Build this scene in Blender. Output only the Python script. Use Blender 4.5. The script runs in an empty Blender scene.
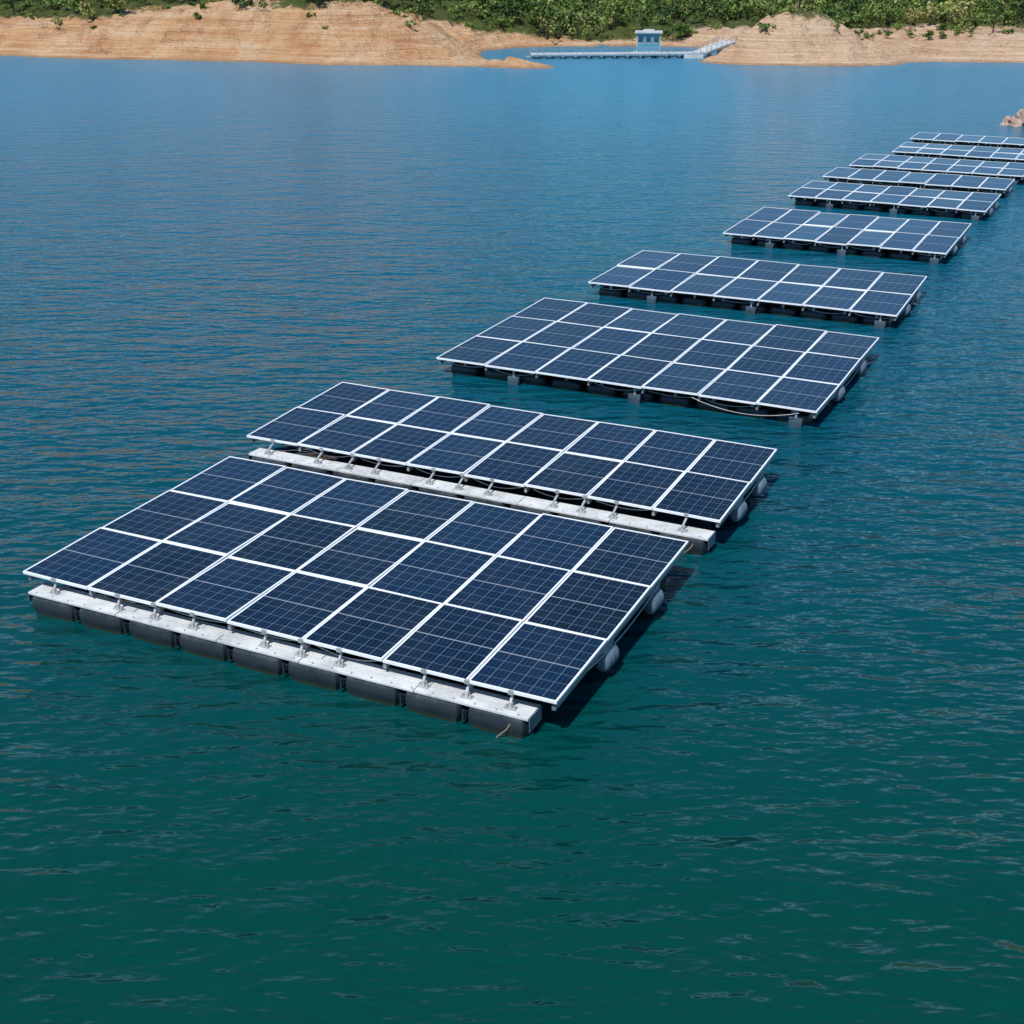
import bpy, math, random
import numpy as np
from mathutils import Vector, Matrix
random.seed(4); rng=np.random.default_rng(7)
scene=bpy.context.scene
COL=scene.collection

# ------------------------------------------------------------------ helpers
def new_mat(name):
    m=bpy.data.materials.new(name); m.use_nodes=True
    nt=m.node_tree; b=nt.nodes["Principled BSDF"]
    return m,nt,b
def N(nt,t,**kw):
    n=nt.nodes.new(t)
    for k,v in kw.items(): setattr(n,k,v)
    return n
def ramp(nt,fac,stops,interp='LINEAR'):
    r=N(nt,'ShaderNodeValToRGB'); r.color_ramp.interpolation=interp
    e=r.color_ramp.elements
    while len(e)<len(stops): e.new(0.5)
    for i,(p,c) in enumerate(stops):
        e[i].position=p; e[i].color=(c[0],c[1],c[2],1) if not isinstance(c,(int,float)) else (c,c,c,1)
    nt.links.new(fac,r.inputs[0]); return r.outputs[0]
def math_n(nt,op,a,b=None,clamp=False):
    n=N(nt,'ShaderNodeMath',operation=op); n.use_clamp=clamp
    for i,v in enumerate((a,b)):
        if v is None: continue
        if isinstance(v,(int,float)): n.inputs[i].default_value=v
        else: nt.links.new(v,n.inputs[i])
    return n.outputs[0]
def mix(nt,fac,a,b,mode='MIX'):
    n=N(nt,'ShaderNodeMix',data_type='RGBA',blend_type=mode)
    for sock,v in ((n.inputs[0],fac),(n.inputs[6],a),(n.inputs[7],b)):
        if isinstance(v,(int,float)): sock.default_value=v
        elif isinstance(v,tuple): sock.default_value=(v[0],v[1],v[2],1)
        else: nt.links.new(v,sock)
    return n.outputs[2]
def noise(nt,vec,scale,detail=3,rough=0.5,dist=0.0):
    n=N(nt,'ShaderNodeTexNoise'); n.inputs['Scale'].default_value=scale
    n.inputs['Detail'].default_value=detail; n.inputs['Roughness'].default_value=rough
    n.inputs['Distortion'].default_value=dist
    nt.links.new(vec,n.inputs['Vector']); return n.outputs[0]
def simple_mat(name,col,rough=0.6,metal=0.0,var=0.25,nscale=3.0,bump=0.0):
    m,nt,b=new_mat(name)
    tc=N(nt,'ShaderNodeTexCoord')
    f=noise(nt,tc.outputs['Object'],nscale,4,0.65)
    lo=tuple(c*(1-var) for c in col); hi=tuple(min(1,c*(1+var)) for c in col)
    nt.links.new(ramp(nt,f,[(0.3,lo),(0.7,hi)]),b.inputs['Base Color'])
    b.inputs['Roughness'].default_value=rough; b.inputs['Metallic'].default_value=metal
    return m

class MB:
    def __init__(s): s.v=[];s.f=[];s.m=[];s.uv=[]
    def face(s,pts,mi=0,uv=None):
        i=len(s.v); s.v+= [tuple(p) for p in pts]; s.f.append(tuple(range(i,i+len(pts)))); s.m.append(mi); s.uv.append(uv)
    def shared(s,verts,faces,mi=0):
        i=len(s.v); s.v+=[tuple(p) for p in verts]
        for f in faces: s.f.append(tuple(i+k for k in f)); s.m.append(mi); s.uv.append(None)
    def box(s,x0,x1,y0,y1,z0,z1,mi=0,M=None):
        P=[Vector(p) for p in((x0,y0,z0),(x1,y0,z0),(x1,y1,z0),(x0,y1,z0),(x0,y0,z1),(x1,y0,z1),(x1,y1,z1),(x0,y1,z1))]
        if M is not None: P=[M@p for p in P]
        s.shared(P,[(0,3,2,1),(4,5,6,7),(0,1,5,4),(1,2,6,5),(2,3,7,6),(3,0,4,7)],mi)
    def bar(s,a,b,w,h,mi=0):
        a=Vector(a);b=Vector(b);d=(b-a);L=d.length;d.normalize()
        up=Vector((0,0,1)) if abs(d.z)<0.95 else Vector((0,1,0))
        sd=d.cross(up).normalized();u2=sd.cross(d).normalized()
        R=Matrix((d,sd,u2)).transposed().to_4x4(); R.translation=a
        s.box(0,L,-w/2,w/2,-h/2,h/2,mi,R)
    def tube(s,pts,r,mi=0,n=6):
        pts=[Vector(p) for p in pts]; V=[];Fc=[]
        for k,p in enumerate(pts):
            d=(pts[min(k+1,len(pts)-1)]-pts[max(k-1,0)]).normalized()
            up=Vector((0,0,1)) if abs(d.z)<0.95 else Vector((0,1,0))
            a=d.cross(up).normalized();b=a.cross(d)
            rr=r[k] if isinstance(r,(list,tuple)) else r
            for j in range(n):
                t=2*math.pi*j/n; V.append(p+a*math.cos(t)*rr+b*math.sin(t)*rr)
        for k in range(len(pts)-1):
            for j in range(n):
                Fc.append((k*n+j,k*n+(j+1)%n,(k+1)*n+(j+1)%n,(k+1)*n+j))
        Fc.append(tuple(range(n)));Fc.append(tuple((len(pts)-1)*n+j for j in range(n))[::-1])
        s.shared(V,Fc,mi)
    def pod(s,cx,cy,lx,ly,z0,z1,mi=0,taper=0.86,n=24,expo=6.0):
        h=z1-z0
        rings=[(0,taper*0.96),(0.12,taper),(0.55,0.97),(0.62,1.0),(0.78,1.0),(0.82,0.975),(0.93,0.96),(1.0,0.9)]
        V=[];Fc=[]
        for t,k in rings:
            for j in range(n):
                a=2*math.pi*(j+0.5)/n; ca,sa=math.cos(a),math.sin(a)
                r=(abs(ca)**expo+abs(sa)**expo)**(-1/expo)
                dx=(lx/2)*r*ca; dy=(ly/2)*r*sa
                V.append((cx+dx-(1-k)*math.copysign(min(lx,ly)/2,dx)*min(1,abs(dx)/(lx/2)),cy+dy-(1-k)*math.copysign(min(lx,ly)/2,dy)*min(1,abs(dy)/(ly/2)),z0+t*h))
        for q in range(len(rings)-1):
            for j in range(n):
                Fc.append((q*n+j,q*n+(j+1)%n,(q+1)*n+(j+1)%n,(q+1)*n+j))
        Fc.append(tuple((len(rings)-1)*n+j for j in range(n)))
        Fc.append(tuple(range(n))[::-1])
        s.shared(V,Fc,mi)
    def drum(s,cx,cy,zc,r,ly,mi=0,n=16):
        prof=[(-0.5,0.35),(-0.47,0.7),(-0.40,0.93),(-0.33,1.0),(-0.2,1.0),(-0.18,0.93),(-0.14,0.93),(-0.12,1.0),(0.12,1.0),(0.14,0.93),(0.18,0.93),(0.2,1.0),(0.33,1.0),(0.40,0.93),(0.47,0.7),(0.5,0.35)]
        V=[];Fc=[]
        for t,k in prof:
            for j in range(n):
                a=2*math.pi*j/n; V.append((cx+math.cos(a)*r*k,cy+t*ly,zc+math.sin(a)*r*k*1.25))
        for q in range(len(prof)-1):
            for j in range(n): Fc.append((q*n+j,(q+1)*n+j,(q+1)*n+(j+1)%n,q*n+(j+1)%n))
        Fc.append(tuple(range(n)));Fc.append(tuple((len(prof)-1)*n+j for j in range(n))[::-1])
        s.shared(V,Fc,mi)
    def obj(s,name,mats,parent=None,smooth=None,bevel=0):
        me=bpy.data.meshes.new(name); me.from_pydata(s.v,[],s.f)
        for m in mats: me.materials.append(m)
        me.polygons.foreach_set('material_index',s.m)
        if any(u is not None for u in s.uv):
            uvl=me.uv_layers.new(name="UVMap"); k=0
            for f,u in zip(s.f,s.uv):
                for j in range(len(f)):
                    uvl.data[k].uv=u[j] if u is not None else (0,0); k+=1
        me.update()
        if smooth is not None:
            me.polygons.foreach_set('use_smooth',[True]*len(me.polygons))
            me.set_sharp_from_angle(angle=math.radians(smooth))
        o=bpy.data.objects.new(name,me); COL.objects.link(o)
        if parent: o.parent=parent
        if bevel:
            b=o.modifiers.new('bevel','BEVEL'); b.width=bevel; b.segments=2; b.limit_method='ANGLE'
        return o

def empty(name,loc,rot=0):
    e=bpy.data.objects.new(name,None); e.location=loc; e.rotation_euler=(0,0,rot); COL.objects.link(e); e.empty_display_size=0.5
    return e

# ------------------------------------------------------------------ materials
def glass_mat():
    m,nt,b=new_mat("solar_cell_glass")
    uv=N(nt,'ShaderNodeUVMap'); uv.uv_map="UVMap"
    sep=N(nt,'ShaderNodeSeparateXYZ'); nt.links.new(uv.outputs[0],sep.inputs[0])
    def line(v,count,w):
        f=math_n(nt,'FRACT',math_n(nt,'MULTIPLY',v,count))
        d=math_n(nt,'MINIMUM',f,math_n(nt,'SUBTRACT',1.0,f))
        return math_n(nt,'LESS_THAN',d,w)
    lx=line(sep.outputs[0],6,0.026); ly=line(sep.outputs[1],8,0.022)
    bus=line(sep.outputs[0],18,0.05)
    mid=line(math_n(nt,'ADD',sep.outputs[1],0.5),1,0.007)
    fl=N(nt,'ShaderNodeVectorMath',operation='FLOOR'); nt.links.new(uv.outputs[0],fl.inputs[0])
    wn=N(nt,'ShaderNodeTexWhiteNoise',noise_dimensions='2D'); nt.links.new(fl.outputs[0],wn.inputs['Vector'])
    vm=N(nt,'ShaderNodeVectorMath',operation='MULTIPLY'); vm.inputs[1].default_value=(6,8,1); nt.links.new(uv.outputs[0],vm.inputs[0])
    fl2=N(nt,'ShaderNodeVectorMath',operation='FLOOR'); nt.links.new(vm.outputs[0],fl2.inputs[0])
    wn2=N(nt,'ShaderNodeTexWhiteNoise',noise_dimensions='2D'); nt.links.new(fl2.outputs[0],wn2.inputs['Vector'])
    base=ramp(nt,wn2.outputs[0],[(0,(0.0015,0.006,0.018)),(1,(0.004,0.014,0.038))])
    base=mix(nt,0.5,base,ramp(nt,wn.outputs[0],[(0,(0.001,0.004,0.010)),(1,(0.004,0.019,0.052))]))
    c1=mix(nt,math_n(nt,'MULTIPLY',bus,0.10),base,(0.20,0.36,0.50))
    g=math_n(nt,'MAXIMUM',lx,ly)
    c2=mix(nt,math_n(nt,'MULTIPLY',g,0.30),c1,(0.26,0.38,0.50))
    c3=mix(nt,math_n(nt,'MULTIPLY',mid,0.45),c2,(0.45,0.48,0.52))
    tc=N(nt,'ShaderNodeTexCoord')
    dust=noise(nt,tc.outputs['Object'],1.6,5,0.7)
    df=ramp(nt,dust,[(0.45,0.0),(0.85,0.04)])
    c4=mix(nt,df,c3,(0.30,0.29,0.27))
    spots=noise(nt,tc.outputs['Object'],22,2,0.5)
    c5=mix(nt,ramp(nt,spots,[(0.75,0.0),(0.78,0.35)]),c4,(0.5,0.5,0.48))
    nt.links.new(c5,b.inputs['Base Color'])
    nt.links.new(ramp(nt,dust,[(0.3,0.05),(0.8,0.15)]),b.inputs['Roughness'])
    b.inputs['IOR'].default_value=1.40
    return m
M_glass=glass_mat()
M_frame=simple_mat("aluminium_frame",(0.78,0.80,0.82),0.45,0.05,0.06,4)
M_back=simple_mat("panel_backsheet",(0.10,0.11,0.12),0.6,0,0.15)
M_rail=simple_mat("galvanised_rail",(0.34,0.36,0.38),0.45,0.6,0.2,6)
def deck_mat():
    m,nt,b=new_mat("weathered_deck_plank")
    tc=N(nt,'ShaderNodeTexCoord')
    n1=noise(nt,tc.outputs['Object'],2.2,7,0.7); n2=noise(nt,tc.outputs['Object'],30,3,0.6)
    c=ramp(nt,n1,[(0.28,(0.34,0.35,0.36)),(0.5,(0.54,0.56,0.57)),(0.75,(0.70,0.71,0.72))])
    c=mix(nt,ramp(nt,n2,[(0.58,0.0),(0.75,0.5)]),c,(0.18,0.17,0.16))
    nt.links.new(c,b.inputs['Base Color']); b.inputs['Roughness'].default_value=0.65
    mp=N(nt,'ShaderNodeMapping'); mp.inputs['Scale'].default_value=(1,30,1); nt.links.new(tc.outputs['Object'],mp.inputs[0])
    bp=N(nt,'ShaderNodeBump'); bp.inputs['Distance'].default_value=0.006
    nt.links.new(noise(nt,mp.outputs[0],2,3),bp.inputs['Height']); nt.links.new(bp.outputs[0],b.inputs['Normal'])
    return m
M_deck=deck_mat()
def pod_mat():
    m,nt,b=new_mat("float_black_plastic")
    tc=N(nt,'ShaderNodeTexCoord'); g=N(nt,'ShaderNodeNewGeometry')
    sp=N(nt,'ShaderNodeSeparateXYZ'); nt.links.new(g.outputs['Position'],sp.inputs[0])
    n1=noise(nt,tc.outputs['Object'],3,5,0.7)
    c=ramp(nt,n1,[(0.3,(0.009,0.013,0.019)),(0.7,(0.024,0.032,0.042))])
    wl=math_n(nt,'ADD',sp.outputs[2],math_n(nt,'MULTIPLY',n1,0.05))
    c=mix(nt,ramp(nt,wl,[(0.05,1.0),(0.085,0.0)]),c,(0.030,0.036,0.022))
    dusty=math_n(nt,'MULTIPLY',ramp(nt,wl,[(0.22,0.0),(0.30,1.0)]),ramp(nt,n1,[(0.4,0.0),(0.6,0.45)]))
    c=mix(nt,dusty,c,(0.16,0.17,0.18))
    nt.links.new(c,b.inputs['Base Color']); b.inputs['Roughness'].default_value=0.42
    return m
M_pod=pod_mat()
M_gpod=simple_mat("float_grey_plastic",(0.10,0.145,0.19),0.5,0,0.35,5)
M_dpod=simple_mat("float_dark_blue_plastic",(0.05,0.08,0.11),0.5,0,0.3,5)
M_steel=simple_mat("bracket_steel",(0.50,0.51,0.52),0.35,0.5,0.2,9)
M_cable=simple_mat("cable_sheath",(0.4,0.4,0.38),0.6)
M_rope=simple_mat("mooring_rope",(0.22,0.16,0.10),0.9)

# ------------------------------------------------------------------ solar arrays
def solar_array(loc,ang,L,D,nc,nr,z0=0.50,z1=0.60,walk=False,seed=0,cable=False):
    rd=random.Random(seed)
    root=empty("floating_solar_array",(loc[0],loc[1],0),math.radians(ang))
    tilt=math.atan2(z1-z0,D)
    T=Matrix.Translation((0,0,z0))@Matrix.Rotation(tilt,4,'X')
    pw=L/nc; pd=D/nr; th=0.034; fw=0.026; gap=0.005
    g=MB(); fr=MB()
    for i in range(nc):
        for j in range(nr):
            M=T@Matrix.Translation(((i+.5)*pw,(j+.5)*pd,rd.uniform(-.003,.003)))@Matrix.Rotation(math.radians(rd.uniform(-.9,.9)),4,'X')@Matrix.Rotation(math.radians(rd.uniform(-.6,.6)),4,'Y')
            a=pw/2-gap; b=pd/2-gap
            q=[M@Vector(p) for p in((-a+fw,-b+fw,-0.005),(a-fw,-b+fw,-0.005),(a-fw,b-fw,-0.005),(-a+fw,b-fw,-0.005))]
            uo=i+seed*17; vo=j+seed*5; e=0.012
            g.face(q,0,[(uo+e,vo+e),(uo+1-e,vo+e),(uo+1-e,vo+1-e),(uo+e,vo+1-e)])
            q2=[M@Vector(p) for p in((-a+fw,-b+fw,-0.012),(-a+fw,b-fw,-0.012),(a-fw,b-fw,-0.012),(a-fw,-b+fw,-0.012))]
            g.face(q2,1)
            fr.box(-a,a,-b,-b+fw,-th,0,0,M); fr.box(-a,a,b-fw,b,-th,0,0,M)
            fr.box(-a,-a+fw,-b+fw,b-fw,-th,0,0,M); fr.box(a-fw,a,-b+fw,b-fw,-th,0,0,M)
    g.obj("photovoltaic_glass",[M_glass,M_back],root)
    fr.obj("panel_frames",[M_frame],root)
    r=MB()
    for j in range(nr):
        for k in (0.22,0.78):
            y=(j+k)*pd; z=z0+y*math.tan(tilt)-th-0.026
            r.box(0.02,L-0.02,y-0.02,y+0.02,z-0.025,z+0.022)
    for i in range(nc+1):
        x=min(max(i*pw,0.06),L-0.06)
        a=T@Vector((x,0.05,-th-0.085)); b=T@Vector((x,D-0.05,-th-0.085))
        r.bar(a,b,0.045,0.06)
    r.obj("support_rails",[M_rail],root)
    p=MB(); gp=MB(); lg=MB()
    nx=max(3,int(round(L/0.8)))
    ny=max(2,int(round(D/1.35)))
    for j in range(ny):
        y=0.48+(D-0.95)*j/(ny-1)
        top=z0+y*math.tan(tilt)-0.20
        for i in range(nx):
            x=0.52+(L-1.04)*i/(nx-1)
            if walk and j==0: continue
            p.pod(x,y,0.66,0.56,-0.12,top,0,0.88)
            lg.box(x-0.03,x+0.03,y-0.18,y-0.12,top-0.02,top+0.09); lg.box(x-0.03,x+0.03,y+0.12,y+0.18,top-0.02,top+0.09)
        lg.box(0.15,L-0.15,y-0.03,y+0.03,top+0.012,top+0.05,1)
    for f in ((0.36,0.72) if D>2.5 else (0.55,)):
        y=f*D
        for x in (0.05,L-0.05):
            zc=(z0+y*math.tan(tilt))*0.42
            gp.drum(x,y,zc,0.105,0.40,0)
            for dy in(-0.068,0.068):
                gp.box(x-0.012,x+0.012,y+dy-0.012,y+dy+0.012,zc+0.12,z0+y*math.tan(tilt)-0.09,1)
            gp.box(x-0.02,x+0.02,y-0.17,y+0.17,zc+0.138,zc+0.16,1)
    if not walk:
        for fx in (0.22,0.55,0.95):
            x=min(L*fx,L-0.3); gp.pod(x,0.10,0.26,0.14,-0.06,z0-0.20,2,0.85,expo=5)
            gp.box(x-0.02,x+0.02,0.085,0.115,z0-0.2,z0-0.06,1)
    p.obj("black_floats",[M_pod],root,smooth=40)
    gp.obj("side_floats",[M_gpod,M_steel,M_dpod],root,smooth=40)
    lg.obj("float_posts",[M_steel,M_pod],root)
    if walk:
        x0,x1,y0,y1=walk
        nw=max(6,int(round((x1-x0)/0.80))); w=(x1-x0)/nw
        wp=MB(); dk=MB(); br=MB()
        for i in range(nw):
            cx=x0+(i+.5)*w
            wp.pod(cx,(y0+y1)/2+rd.uniform(-.008,.008),w-0.07,(y1-y0)+0.04,-0.14,0.245+rd.uniform(-.008,.004),0,0.78,n=28,expo=7)
            if i:
                xx=x0+i*w
                wp.box(xx-0.03,xx+0.03,y0+0.03,y0+0.10,0.10,0.16); wp.tube([(xx,y0+0.01,0.05),(xx,y0+0.01,0.2)],0.018)
        yy=y0+0.012; npl=2; pwid=(y1-y0-0.024)/npl
        for k in range(npl):
            cut=[x0]+[x0+(x1-x0)*(q/5)+rd.uniform(-.2,.2) for q in (1,2,3,4)]+[x1]
            for q in range(5):
                dz=rd.uniform(-.004,.004)
                dk.box(cut[q]+0.005,cut[q+1]-0.005,yy+k*pwid+0.005,yy+(k+1)*pwid-0.005,0.25+dz,0.285+dz)
        dk.box(x0-0.012,x0-0.002,y0+.02,y1-.02,0.14,0.283,1); dk.box(x1+0.002,x1+0.012,y0+.02,y1-.02,0.10,0.283,1)
        yc=y0+0.13
        xb=[(i+0.5)*pw for i in range(nc)]+[i*pw for i in range(1,nc) if i%2==0]
        for x in xb:
            x+=rd.uniform(-.05,.05)
            if not x0+0.1<x<x1-0.1: continue
            br.box(x-0.07,x+0.07,yc-0.03,yc+0.05,0.291,0.301)
            br.box(x-0.02,x+0.02,yc-0.01,yc+0.03,0.302,0.36)
            br.bar((x,yc+0.01,0.355),(x,0.05,z0-0.06),0.03,0.022)
            br.tube([(x+0.045,yc,0.30),(x+0.045,yc,0.335)],0.012)
            br.tube([(x-0.045,yc,0.30),(x-0.045,yc,0.335)],0.012)
            br.box(x-0.03,x+0.03,-0.02,0.010,z0-0.04,z0+0.008)
        for i in range(3*nw):
            x=x0+(i+.5)*(x1-x0)/(3*nw)
            br.tube([(x,y0+0.04,0.285),(x,y0+0.04,0.300)],0.012)
        wp.obj("walkway_floats",[M_pod],root,smooth=40)
        dk.obj("walkway_deck",[M_deck,M_gpod],root,bevel=0.006)
        br.obj("mounting_brackets",[M_steel],root)
    cb=MB()
    def sag(a,b,d,n=12):
        a=Vector(a);b=Vector(b); return [a.lerp(b,t/n)-Vector((0,0,d*4*(t/n)*(1-t/n))) for t in range(n+1)]
    for i in range(nc):
        if rd.random()<0.6: cb.tube(sag((i*pw+.1,0.12,z0-.1),(i*pw+pw-.1,0.12,z0-.1),rd.uniform(.03,.08)),0.007)
    if cable:
        cb.tube(sag((L*0.70,-0.02,z0-.06),(L*0.96,-0.04,z0-.06),0.17),0.007)
    cb.tube(sag((L-.02,D*0.2,z0-.08),(L-.02,D*0.75,z0-.05),0.10),0.008)
    cb.obj("string_cables",[M_cable],root)
    if walk:
        rp=MB(); x1_=walk[1]; rp.tube([(x1_-0.20,walk[2]+.03,0.22),(x1_-0.24,walk[2]-0.04,0.12),(x1_-0.34,walk[2]-0.07,0.02),(x1_-0.40,walk[2]-0.08,-0.1)],0.008)
        rp.obj("mooring_rope_tail",[M_rope],root)
    return root

solar_array((-6.53,15.74),-25.5,7.78,4.55,7,3,0.50,0.60,walk=(0.19,7.50,-0.15,0.22),seed=1)
solar_array((-4.56,21.16),-26.0,8.45,3.03,8,2,0.50,0.60,walk=(0.22,8.36,-0.28,0.08),seed=2)
k=1.017
solar_array((-1.56*k,25.93*k),-26.5,7.97*k*0.99,5.22*k,7,3,0.365,0.48,seed=3,cable=True)
solar_array((1.92*k,32.71*k),-25.8,7.80*k*0.985,3.95*k,7,2,0.365,0.47,seed=4)
solar_array((6.30*k,39.25*k),-26.8,6.60*k*0.985,4.2*k,7,2,0.365,0.47,seed=5)
solar_array((9.57*k,46.0*k),-27.8,6.70*k*0.985,3.0*k,7,2,0.365,0.47,seed=6)
solar_array((11.7*k,50.3*k),-27.8,6.6*k,2.1*k,7,1,0.365,0.45,seed=7)
solar_array((13.45*k,53.4*k),-27.8,6.6*k,2.8*k,7,2,0.365,0.47,seed=8)
solar_array((16.2*k,57.3*k),-27.8,7.0*k,2.6*k,7,2,0.365,0.47,seed=9)
solar_array((18.2*k,61.7*k),-27.8,7.0*k,1.9*k,7,1,0.365,0.44,seed=10)

# ------------------------------------------------------------------ water
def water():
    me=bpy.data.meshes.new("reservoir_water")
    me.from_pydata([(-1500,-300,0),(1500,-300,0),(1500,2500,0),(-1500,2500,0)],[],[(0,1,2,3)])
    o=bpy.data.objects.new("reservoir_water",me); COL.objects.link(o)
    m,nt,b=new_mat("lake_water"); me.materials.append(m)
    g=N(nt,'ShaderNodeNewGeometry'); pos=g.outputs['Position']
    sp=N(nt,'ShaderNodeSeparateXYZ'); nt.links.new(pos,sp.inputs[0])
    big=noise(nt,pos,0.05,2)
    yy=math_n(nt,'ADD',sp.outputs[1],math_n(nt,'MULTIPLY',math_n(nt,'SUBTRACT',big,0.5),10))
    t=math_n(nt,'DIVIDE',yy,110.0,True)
    c=ramp(nt,t,[(0.08,(0.0004,0.041,0.031)),(0.13,(0.0005,0.045,0.051)),(0.20,(0.0007,0.055,0.083)),(0.40,(0.0025,0.088,0.150)),(0.75,(0.014,0.140,0.235)),(1.0,(0.03,0.170,0.27))])  # green to brighter blue far out: partly sky reflection painted into the body colour
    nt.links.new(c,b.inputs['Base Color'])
    b.inputs['IOR'].default_value=1.333
    b.inputs['Specular IOR Level'].default_value=0.45
    def layer(rot,sx,sy,scale,detail,amp,rough=0.5,dist=0.0):
        mp=N(nt,'ShaderNodeMapping'); mp.inputs['Rotation'].default_value=(0,0,math.radians(rot)); mp.inputs['Scale'].default_value=(sx,sy,1)
        nt.links.new(pos,mp.inputs[0])
        return math_n(nt,'MULTIPLY',noise(nt,mp.outputs[0],scale,detail,rough,dist),amp)
    h=layer(24,0.40,1.0,3.1,2,0.165,0.5,0.2)
    h=math_n(nt,'ADD',h,layer(-20,0.45,1.0,5.6,2,0.070,0.5,0.2))
    h=math_n(nt,'ADD',h,layer(38,0.45,1.0,0.9,1,0.22))
    gust=ramp(nt,big,[(0.3,0.8),(0.7,1.15)])
    yn=math_n(nt,'DIVIDE',sp.outputs[1],120.0,True)
    # ripples die down towards the sheltered far shore; what is left is too fine to resolve, so it becomes roughness
    fade=ramp(nt,yn,[(0.05,0.72),(0.2,0.92),(0.5,0.72),(1.0,0.45)])
    nt.links.new(ramp(nt,yn,[(0.15,0.10),(0.5,0.16),(1.0,0.28)]),b.inputs['Roughness'])
    h=math_n(nt,'MULTIPLY',h,gust)
    h=math_n(nt,'MULTIPLY',h,fade)
    bp=N(nt,'ShaderNodeBump'); bp.inputs['Distance'].default_value=1.0; bp.inputs['Strength'].default_value=1.0
    nt.links.new(h,bp.inputs['Height']); nt.links.new(bp.outputs[0],b.inputs['Normal'])
water()

# ------------------------------------------------------------------ terrain
LAND=np.array([(-1200,1800),(-1200,160),(-300,150),(-120,140),(-75,131),(-60,128.5),(-46.8,126),(-38,121.5),(-30,119.5),(-22,117.5),(-15,114),(-9,113.5),(-4,111.8),(1,110.2),(3.4,111.0),
 (2.2,113.5),(-1,116),(-3,122),(-3,132),(0,137),(5,138.8),(11,139.2),(17,138),(20.5,132),(19,124),(16.8,120),(15.6,117),(17.5,114.8),(20.5,114),(24,112.7),(28,112.8),(31,113.6),(33.5,116.5),(37,117.2),(42.5,116.4),(52,114),(70,108),(110,100),(300,80),(1200,60),(1200,1800)],float)
def vnoise(x,y,seed=0):
    xi=np.floor(x).astype(np.int64); yi=np.floor(y).astype(np.int64); xf=x-xi; yf=y-yi
    def hsh(a,b):
        n=(a*374761393+b*668265263+seed*974634777)&0xFFFFFFFF
        n=((n^(n>>13))*1274126177)&0xFFFFFFFF
        return ((n^(n>>16))&0xFFFF)/65535.0
    u=xf*xf*(3-2*xf); v=yf*yf*(3-2*yf)
    return (hsh(xi,yi)*(1-u)+hsh(xi+1,yi)*u)*(1-v)+(hsh(xi,yi+1)*(1-u)+hsh(xi+1,yi+1)*u)*v
def fbm(x,y,o=4,seed=0):
    s=0;a=1;t=0
    for k in range(o): s=s+a*vnoise(x*2**k,y*2**k,seed+k); t+=a; a*=0.5
    return s/t
def sdf(x,y):
    d=np.full(x.shape,1e18); ins=np.zeros(x.shape,bool); n=len(LAND)
    for i in range(n):
        a=LAND[i]; b=LAND[(i+1)%n]; e=b-a
        t=np.clip(((x-a[0])*e[0]+(y-a[1])*e[1])/(e@e),0,1)
        d=np.minimum(d,(x-a[0]-t*e[0])**2+(y-a[1]-t*e[1])**2)
        if a[1]!=b[1]:
            c=((a[1]>y)!=(b[1]>y))&(x<(b[0]-a[0])*(y-a[1])/(b[1]-a[1])+a[0]); ins^=c
    d=np.sqrt(d); return np.where(ins,d,-d)
def height(x,y):
    d=sdf(x,y)+ (fbm(x/3.0,y/3.0,3,3)-0.5)*1.6
    left=1/(1+np.exp(np.clip((x-6)/2.0,-50,50)))
    back=np.clip((y-126)/6,0,1)*np.exp(-((x-10)/13)**2)
    slope=0.36*left+0.22*(1-left); hm=4.6*left+2.4*(1-left)
    slope=slope*(1-back)+0.24*back; hm=hm*(1-back)+1.9*back
    dp=np.maximum(d,0)
    h=hm*(1-np.exp(-dp*slope*1.25/hm))
    cap=np.clip(dp-16,0,90)
    h=h+cap*0.07
    h=h+np.exp(-(((x-24.0)/5.0)**2+((y-120.5)/4.5)**2))*2.9*np.clip(dp/3,0,1)
    h=h+np.exp(-(((x+19)/13)**2+((y-128)/8)**2))*2.0*np.clip(dp/4,0,1)
    h=h+np.clip(dp/3,0,1)*((fbm(x/7,y/7,4,11)-0.5)*1.5)
    gul=np.abs(fbm(x/1.8,y/7.0,3,21)-0.5)
    h=h-np.clip(dp/2.5,0,1)*np.exp(-(gul/0.06)**2)*0.50
    h=np.where(d>0,h+0.05*np.sin(h*9.0),h)
    return np.where(d>0,h,np.maximum(d*0.25,-4)),d
def vegmask(x,y,z):
    n=fbm(x/5,y/5,3,41)
    thr=4.2+0.0*x
    thr=np.where(x>-9,3.2,thr)
    thr=np.where(x>6,1.9,thr)
    thr=np.where((x>18)&(x<31),3.4,thr)
    thr=np.where((x>-4)&(x<18)&(y>128),1.4,thr)
    thr=np.where(x<-38,2.5,thr)
    deep=np.clip((y-134)/5,0,3)
    return z-thr+(n-0.5)*2.4+deep
def axis(segs):
    out=[]
    for a,b,st in segs: out+=list(np.arange(a,b,st))
    return np.array(out+[segs[-1][1]])
xs=axis([(-1200,-300,60),(-300,-70,8),(-70,64,0.4),(64,300,8),(300,1200,60)])
ys=axis([(50,100,8),(100,150,0.4),(150,200,1.5),(200,400,10),(400,1700,80)])
X,Y=np.meshgrid(xs,ys); Z,Dd=height(X,Y)
nv=X.size; W=len(xs); Hh=len(ys)
me=bpy.data.meshes.new("reservoir_bank_hills")
idx=np.arange(nv).reshape(Hh,W)
F4=np.stack([idx[:-1,:-1],idx[:-1,1:],idx[1:,1:],idx[1:,:-1]],-1).reshape(-1,4)
me.vertices.add(nv); me.vertices.foreach_set('co',np.stack([X,Y,Z],-1).astype(np.float32).ravel())
me.loops.add(F4.size); me.loops.foreach_set('vertex_index',F4.ravel().astype(np.int32))
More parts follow.
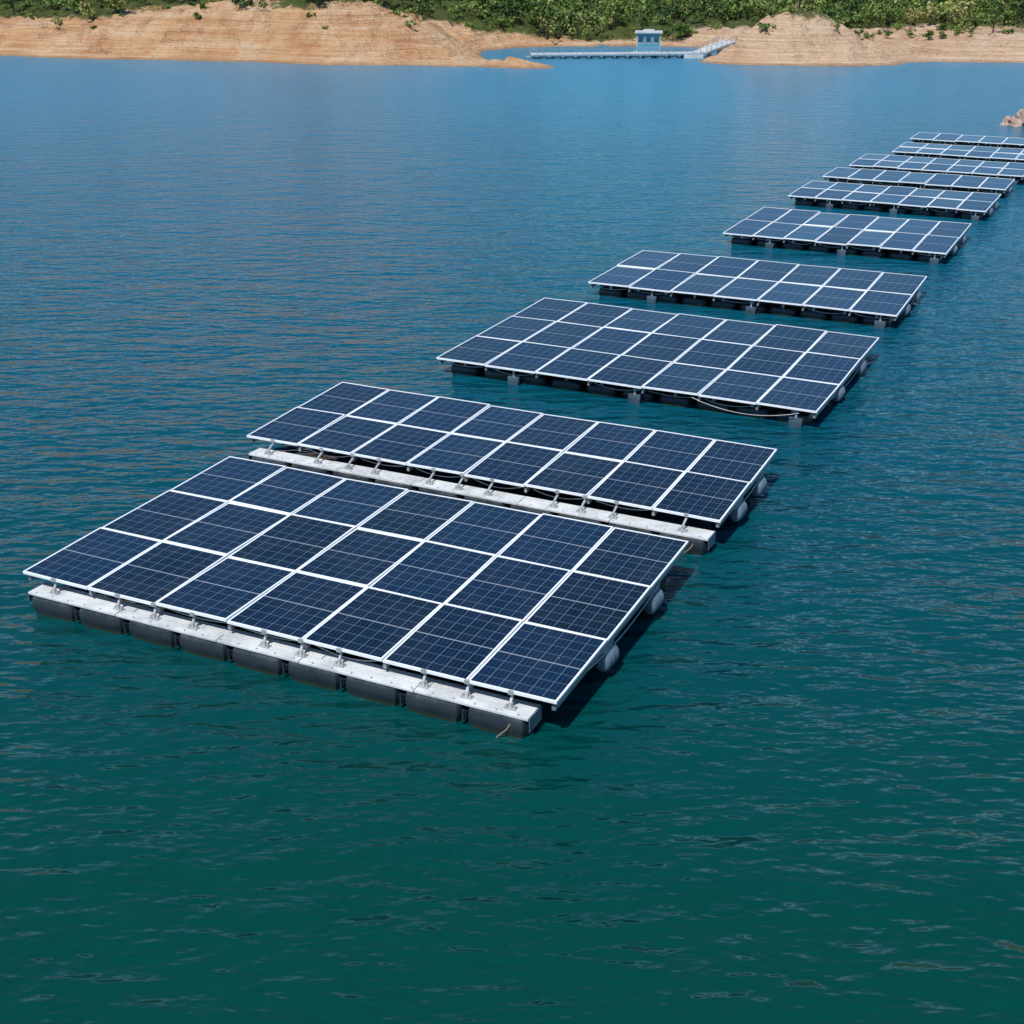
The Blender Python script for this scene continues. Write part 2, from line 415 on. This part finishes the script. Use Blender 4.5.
me.polygons.add(len(F4)); me.polygons.foreach_set('loop_start',np.arange(0,F4.size,4,dtype=np.int32)); me.polygons.foreach_set('loop_total',np.full(len(F4),4,np.int32))
me.polygons.foreach_set('use_smooth',np.ones(len(F4),bool)); me.update(calc_edges=True)
at=me.attributes.new("veg",'FLOAT','POINT'); at.data.foreach_set('value',np.clip(vegmask(X,Y,Z)*0.5+0.25,0,2).astype(np.float32).ravel())
terr=bpy.data.objects.new("reservoir_bank_hills",me); COL.objects.link(terr)
def terrain_mat():
    m,nt,b=new_mat("eroded_orange_soil")
    g=N(nt,'ShaderNodeNewGeometry'); pos=g.outputs['Position']
    sp=N(nt,'ShaderNodeSeparateXYZ'); nt.links.new(pos,sp.inputs[0])
    n1=noise(nt,pos,0.20,6,0.65); n2=noise(nt,pos,1.6,6,0.7)
    zz=math_n(nt,'ADD',math_n(nt,'MULTIPLY',sp.outputs[2],4.0),math_n(nt,'MULTIPLY',n1,0.8))
    comb=N(nt,'ShaderNodeCombineXYZ'); nt.links.new(zz,comb.inputs[2])
    nt.links.new(math_n(nt,'MULTIPLY',sp.outputs[0],0.05),comb.inputs[0])
    band=noise(nt,comb.outputs[0],1.9,3,0.7)
    c=ramp(nt,n1,[(0.36,(0.50,0.21,0.085)),(0.5,(0.68,0.39,0.20)),(0.66,(0.74,0.55,0.37))])
    xr=math_n(nt,'DIVIDE',math_n(nt,'ADD',sp.outputs[0],0),22.0,True)
    c=mix(nt,math_n(nt,'MULTIPLY',xr,0.65),c,(0.74,0.57,0.43))
    c=mix(nt,0.42,c,ramp(nt,band,[(0.36,(0.42,0.21,0.10)),(0.5,(0.70,0.42,0.23)),(0.62,(0.85,0.68,0.50))]))
    c=mix(nt,ramp(nt,n2,[(0.52,0.0),(0.70,0.6)]),c,(0.34,0.19,0.10))
    wet=ramp(nt,math_n(nt,'ADD',sp.outputs[2],math_n(nt,'MULTIPLY',n2,0.12)),[(0.10,1.0),(0.30,0.0)])
    c=mix(nt,math_n(nt,'MULTIPLY',wet,0.5),c,(0.22,0.13,0.07))
    a=N(nt,'ShaderNodeAttribute'); a.attribute_name="veg"
    gcol=ramp(nt,n2,[(0.3,(0.040,0.065,0.016)),(0.55,(0.095,0.120,0.035)),(0.75,(0.28,0.22,0.10))])
    vf=math_n(nt,'ADD',a.outputs['Fac'],math_n(nt,'MULTIPLY',math_n(nt,'SUBTRACT',n2,0.5),1.6))
    c=mix(nt,ramp(nt,vf,[(0.40,0.0),(0.66,1.0)]),c,gcol)
    nt.links.new(c,b.inputs['Base Color']); b.inputs['Roughness'].default_value=0.95; b.inputs['Specular IOR Level'].default_value=0.1
    bp=N(nt,'ShaderNodeBump'); bp.inputs['Distance'].default_value=0.8
    hh=math_n(nt,'ADD',n2,math_n(nt,'MULTIPLY',band,0.6))
    nt.links.new(hh,bp.inputs['Height']); nt.links.new(bp.outputs[0],b.inputs['Normal'])
    return m
me.materials.append(terrain_mat())

# ------------------------------------------------------------------ vegetation
def leaf_mat():
    m,nt,b=new_mat("foliage")
    a=N(nt,'ShaderNodeAttribute'); a.attribute_name="tint"
    c=ramp(nt,a.outputs['Fac'],[(0.0,(0.018,0.038,0.010)),(0.35,(0.058,0.110,0.022)),(0.7,(0.135,0.20,0.040)),(0.9,(0.21,0.24,0.06)),(1.0,(0.28,0.24,0.10))])
    nt.links.new(c,b.inputs['Base Color']); b.inputs['Roughness'].default_value=0.7; b.inputs['Specular IOR Level'].default_value=0.25
    return m
M_leaf=leaf_mat(); M_bark=simple_mat("bark",(0.12,0.085,0.055),0.9,0,0.3,4)
def make_plants(name,items,per=26):
    VV=[];TT=[];MM=[]
    for (x,y,z,h,w,tint) in items:
        nb=rng.integers(7,13)
        cen=np.stack([rng.normal(0,0.27,nb)*w,rng.normal(0,0.27,nb)*w,h*(0.32+0.55*rng.random(nb))],-1)
        rad=w*rng.uniform(0.13,0.27,nb)
        dirs=rng.normal(size=(nb,per,3)); dirs/=np.linalg.norm(dirs,axis=2,keepdims=True)
        rr=rad[:,None,None]*rng.uniform(0.55,1.1,(nb,per,1))
        c=(cen[:,None,:]+dirs*rr*np.array([1,1,0.85])).reshape(-1,3)
        ok=c[:,2]>0.08*h; c=c[ok]; dz=dirs.reshape(-1,3)[ok]
        n=len(c); sz=rng.uniform(0.07,0.15,n)[:,None]*(0.7+0.25*w)
        u=rng.normal(size=(n,3)); nn=dz+0.6*rng.normal(size=(n,3)); u=np.cross(nn,u); u/=np.linalg.norm(u,axis=1,keepdims=True)
        v=np.cross(nn,u); v/=np.linalg.norm(v,axis=1,keepdims=True)
        q=np.stack([c-u*sz,c-v*sz*0.7,c+u*sz,c+v*sz*0.7],1)+np.array([x,y,z])
        VV.append(q.reshape(-1,3))
        tt=np.clip(tint+0.16*rng.normal(size=n)+0.12*(rng.random(nb)[:,None].repeat(per,1).reshape(-1)[ok]-0.5)*2,0,1)
        TT.append(tt.repeat(4)); MM+= [0]*n
        def limb(a,b2,r0,r1):
            a=np.array(a);b2=np.array(b2)
            for k in range(3):
                t0=2*math.pi*k/3; t1=2*math.pi*(k+1)/3
                d0=np.array([math.cos(t0),math.sin(t0),0]);d1=np.array([math.cos(t1),math.sin(t1),0])
                VV.append(np.stack([a+d0*r0,a+d1*r0,b2+d1*r1,b2+d0*r1])+np.array([x,y,z])); TT.append(np.zeros(4)); MM.append(1)
        limb((0,0,-0.3),(0.03*w,0,h*0.5),0.035*h,0.02*h)
        for k in range(3): limb((0.02*w,0,h*(0.25+0.08*k)),tuple(cen[k]),0.018*h,0.006*h)
    V=np.concatenate(VV).astype(np.float32); T=np.concatenate(TT).astype(np.float32); nq=len(V)//4
    me=bpy.data.meshes.new(name)
    me.vertices.add(len(V)); me.vertices.foreach_set('co',V.ravel())
    me.loops.add(nq*4); me.loops.foreach_set('vertex_index',np.arange(nq*4,dtype=np.int32))
    me.polygons.add(nq); me.polygons.foreach_set('loop_start',np.arange(0,nq*4,4,dtype=np.int32)); me.polygons.foreach_set('loop_total',np.full(nq,4,np.int32))
    me.materials.append(M_leaf); me.materials.append(M_bark)
    me.polygons.foreach_set('material_index',np.array(MM,np.int32)); me.update(calc_edges=True)
    at=me.attributes.new("tint",'FLOAT','POINT'); at.data.foreach_set('value',T)
    o=bpy.data.objects.new(name,me); COL.objects.link(o); return o
def candidates(n,x0,x1,y0,y1):
    x=rng.uniform(x0,x1,n); y=rng.uniform(y0,y1,n); z,d=height(x,y); v=vegmask(x,y,z); return x,y,z,d,v
x,y,z,d,v=candidates(2600,-75,85,110,168)
keep=(d>2.0)&(rng.random(len(x))<np.clip(v*0.45+0.15,0,0.75))&(v>0.0)
items=[]
for i in np.where(keep)[0]:
    sc=rng.choice([0.7,1.0,1.35],p=[0.35,0.4,0.25])
    items.append((x[i],y[i],z[i],rng.uniform(1.5,2.8)*sc,rng.uniform(1.7,3.0)*sc,np.clip(rng.normal(0.50,0.24),0.05,0.92)))
make_plants("hillside_trees",items)
x,y,z,d,v=candidates(1100,-70,60,110,150)
keep=(d>3)&(v<0.2)&(v>-1.2)&(rng.random(len(x))<0.5)
make_plants("bank_scrub",[(x[i],y[i],z[i],rng.uniform(0.25,0.9),rng.uniform(0.4,1.2),rng.uniform(0.3,0.9)) for i in np.where(keep)[0]],14)

# ------------------------------------------------------------------ intake tower + bridge
M_blue=simple_mat("tower_blue_cladding",(0.07,0.25,0.36),0.6,0,0.2,2)
M_conc=simple_mat("pale_concrete",(0.44,0.46,0.46),0.8,0,0.2,1.5)
M_win=simple_mat("dark_window",(0.03,0.05,0.07),0.15)
M_rl=simple_mat("painted_rail",(0.16,0.24,0.31),0.5)
tw=empty("intake_tower",(12.45,126.5,-0.85),math.radians(-6))
t=MB()
for sx in(-0.85,0.85):
    for sy in(-0.7,0.7): t.box(sx-.14,sx+.14,sy-.14,sy+.14,-2,0.95,1)
t.box(-1.3,1.3,-1.1,1.1,0.95,1.12,1)
t.box(-1.05,1.05,-0.9,0.9,1.12,2.75,0)
t.box(-1.25,1.25,-1.1,1.1,2.75,2.90,1); t.box(-0.5,0.5,-0.4,0.4,2.90,3.05,1)
for xx in(-0.7,0.0,0.7):
    t.box(xx-.20,xx+.20,-0.925,-0.902,1.95,2.45,2); t.box(xx-.24,xx+.24,-0.93,-0.902,1.88,1.945,1)
for q in(-1.06,1.03): t.box(q,q+.06,-0.95,-0.88,1.12,2.749,1)
t.box(1.052,1.07,-0.3,0.3,1.13,2.1,2); t.box(-1.07,-1.052,-0.3,0.3,1.75,2.25,2)
t.obj("tower_body",[M_blue,M_conc,M_win],tw)
bg=empty("access_bridge",(0,0,0),0)
b_=MB()
A=Vector((1.6,122.0,0.36)); B=Vector((16.6,122.9,0.42)); Cc=Vector((19.8,126.2,1.2))
def deck(a,b,w,n,pont):
    b_.bar(a,b,w,0.10,0)
    d=(b-a); sd=d.cross(Vector((0,0,1))).normalized(); dn=d.normalized()
    for sgn in(-1,1):
        o=sd*sgn*(w/2-0.04)
        b_.bar(a+o+Vector((0,0,.42)),b+o+Vector((0,0,.42)),0.03,0.03,1); b_.bar(a+o+Vector((0,0,.24)),b+o+Vector((0,0,.24)),0.02,0.02,1)
        b_.bar(a+o+Vector((0,0,-.11)),b+o+Vector((0,0,-.11)),0.08,0.12,1)
        for k in range(n*2+1):
            p=a.lerp(b,k/(n*2))+o; b_.box(p.x-.02,p.x+.02,p.y-.02,p.y+.02,p.z+.055,p.z+.42,1)
    for k in range(n+1):
        p=a.lerp(b,k/n)
        if pont: b_.pod(p.x,p.y,0.85,w*0.9,-0.15,p.z-.17,1,0.9,n=16)
        else: b_.box(p.x-.13,p.x+.13,p.y-w*.35,p.y+w*.35,-2.5,p.z-.06,0)
deck(A,B,1.5,13,True); deck(B+Vector((0.05,0,0.02)),Cc,1.6,3,False)
b_.box(15.2,16.9,122.0,124.0,-1.5,0.30,0)
b_.box(12.0,13.1,123.75,125.3,0.26,0.36,0)
b_.obj("bridge_structure",[M_conc,M_rl],bg)

# ------------------------------------------------------------------ rock outcrop with marker
def rock_mat():
    m,nt,b=new_mat("rock"); tc=N(nt,'ShaderNodeTexCoord')
    n=noise(nt,tc.outputs['Object'],2.2,7,0.7)
    nt.links.new(ramp(nt,n,[(0.3,(0.16,0.10,0.08)),(0.5,(0.36,0.25,0.20)),(0.75,(0.55,0.43,0.36))]),b.inputs['Base Color'])
    b.inputs['Roughness'].default_value=0.9
    bp=N(nt,'ShaderNodeBump'); bp.inputs['Distance'].default_value=0.1; nt.links.new(n,bp.inputs['Height']); nt.links.new(bp.outputs[0],b.inputs['Normal'])
    return m
M_rock=rock_mat()
from mathutils import noise as mn
import bmesh
bm=bmesh.new()
for (cx,cy,cz,r) in [(0,0,0.1,0.85),(0.9,0.3,0.2,1.0),(1.9,0.0,0.25,1.2),(-0.5,0.5,0.0,0.6),(0.4,-0.5,0.0,0.5),(2.9,0.6,0.3,1.4),(1.2,0.9,0.5,0.9),(-0.9,0.1,-0.1,0.4)]:
    ret=bmesh.ops.create_icosphere(bm,subdivisions=4,radius=1.0)
    for vv in ret['verts']:
        p=vv.co.copy(); kk=1+0.45*mn.noise(p*1.3+Vector((cx*7,cy*3,r)))+0.18*mn.noise(p*3.5+Vector((r*9,cx,cy)))
        kk=math.floor(kk*7)/7*0.5+kk*0.5
        vv.co=Vector((cx,cy,cz))+p*r*kk*0.8
        vv.co.z=cz+(vv.co.z-cz)*0.75
me=bpy.data.meshes.new("rock_outcrop"); bm.to_mesh(me); bm.free(); me.materials.append(M_rock)
ro=bpy.data.objects.new("rock_outcrop",me); ro.location=(26.8,71.0,0); ro.scale=(1,1,1.25); COL.objects.link(ro)
# red and white marker post standing on the rocks
mk=empty("navigation_marker",(27.65,70.2,0.75))
q=MB(); 
for kk in range(6): q.tube([(0,0,kk*0.25),(0,0,(kk+1)*0.25)],0.07,kk%2,10)
q.tube([(0,0,1.5),(0,0,1.65),(0,0,1.7)],[0.14,0.14,0.03],0,12)
q.box(-.16,.16,-.16,.16,-.5,.03,2)
q.obj("marker_post",[simple_mat("red_paint",(0.55,0.05,0.04),0.5),simple_mat("white_paint",(0.75,0.75,0.73),0.5),M_conc],mk,smooth=40)

# ------------------------------------------------------------------ light, world, camera
el=math.radians(57); sx,sy=-0.32,-0.62; nrm=math.hypot(sx,sy); sx/=nrm; sy/=nrm
w=bpy.data.worlds.new("World"); scene.world=w; w.use_nodes=True
wt=w.node_tree
sky=wt.nodes.new('ShaderNodeTexSky'); sky.sky_type='NISHITA'; sky.sun_disc=False
sky.sun_elevation=el; sky.sun_rotation=math.atan2(sx,sy); sky.dust_density=0.0; sky.air_density=1.0; sky.ozone_density=1.2; sky.altitude=300
tint=mix(wt,1.0,sky.outputs[0],(0.66,0.96,1.12),'MULTIPLY')
wt.links.new(tint,wt.nodes['Background'].inputs[0]); wt.nodes['Background'].inputs[1].default_value=0.12
sl=bpy.data.lights.new("sun",'SUN'); sl.energy=5.0; sl.angle=math.radians(0.5); sl.color=(1.0,0.97,0.91)
so=bpy.data.objects.new("sun",sl); COL.objects.link(so)
so.rotation_euler=(-Vector((sx*math.cos(el),sy*math.cos(el),math.sin(el)))).to_track_quat('-Z','Y').to_euler()
cam=bpy.data.cameras.new("camera"); co=bpy.data.objects.new("camera",cam); COL.objects.link(co)
co.location=(0,0,8); co.rotation_euler=(math.pi/2-math.atan(552/1307),0,0)
cam.sensor_width=36; cam.lens=1307/1024*36; cam.clip_end=6000
scene.camera=co
scene.view_settings.view_transform='Standard'; scene.view_settings.look='None'; scene.view_settings.exposure=0
print("items",len(items))
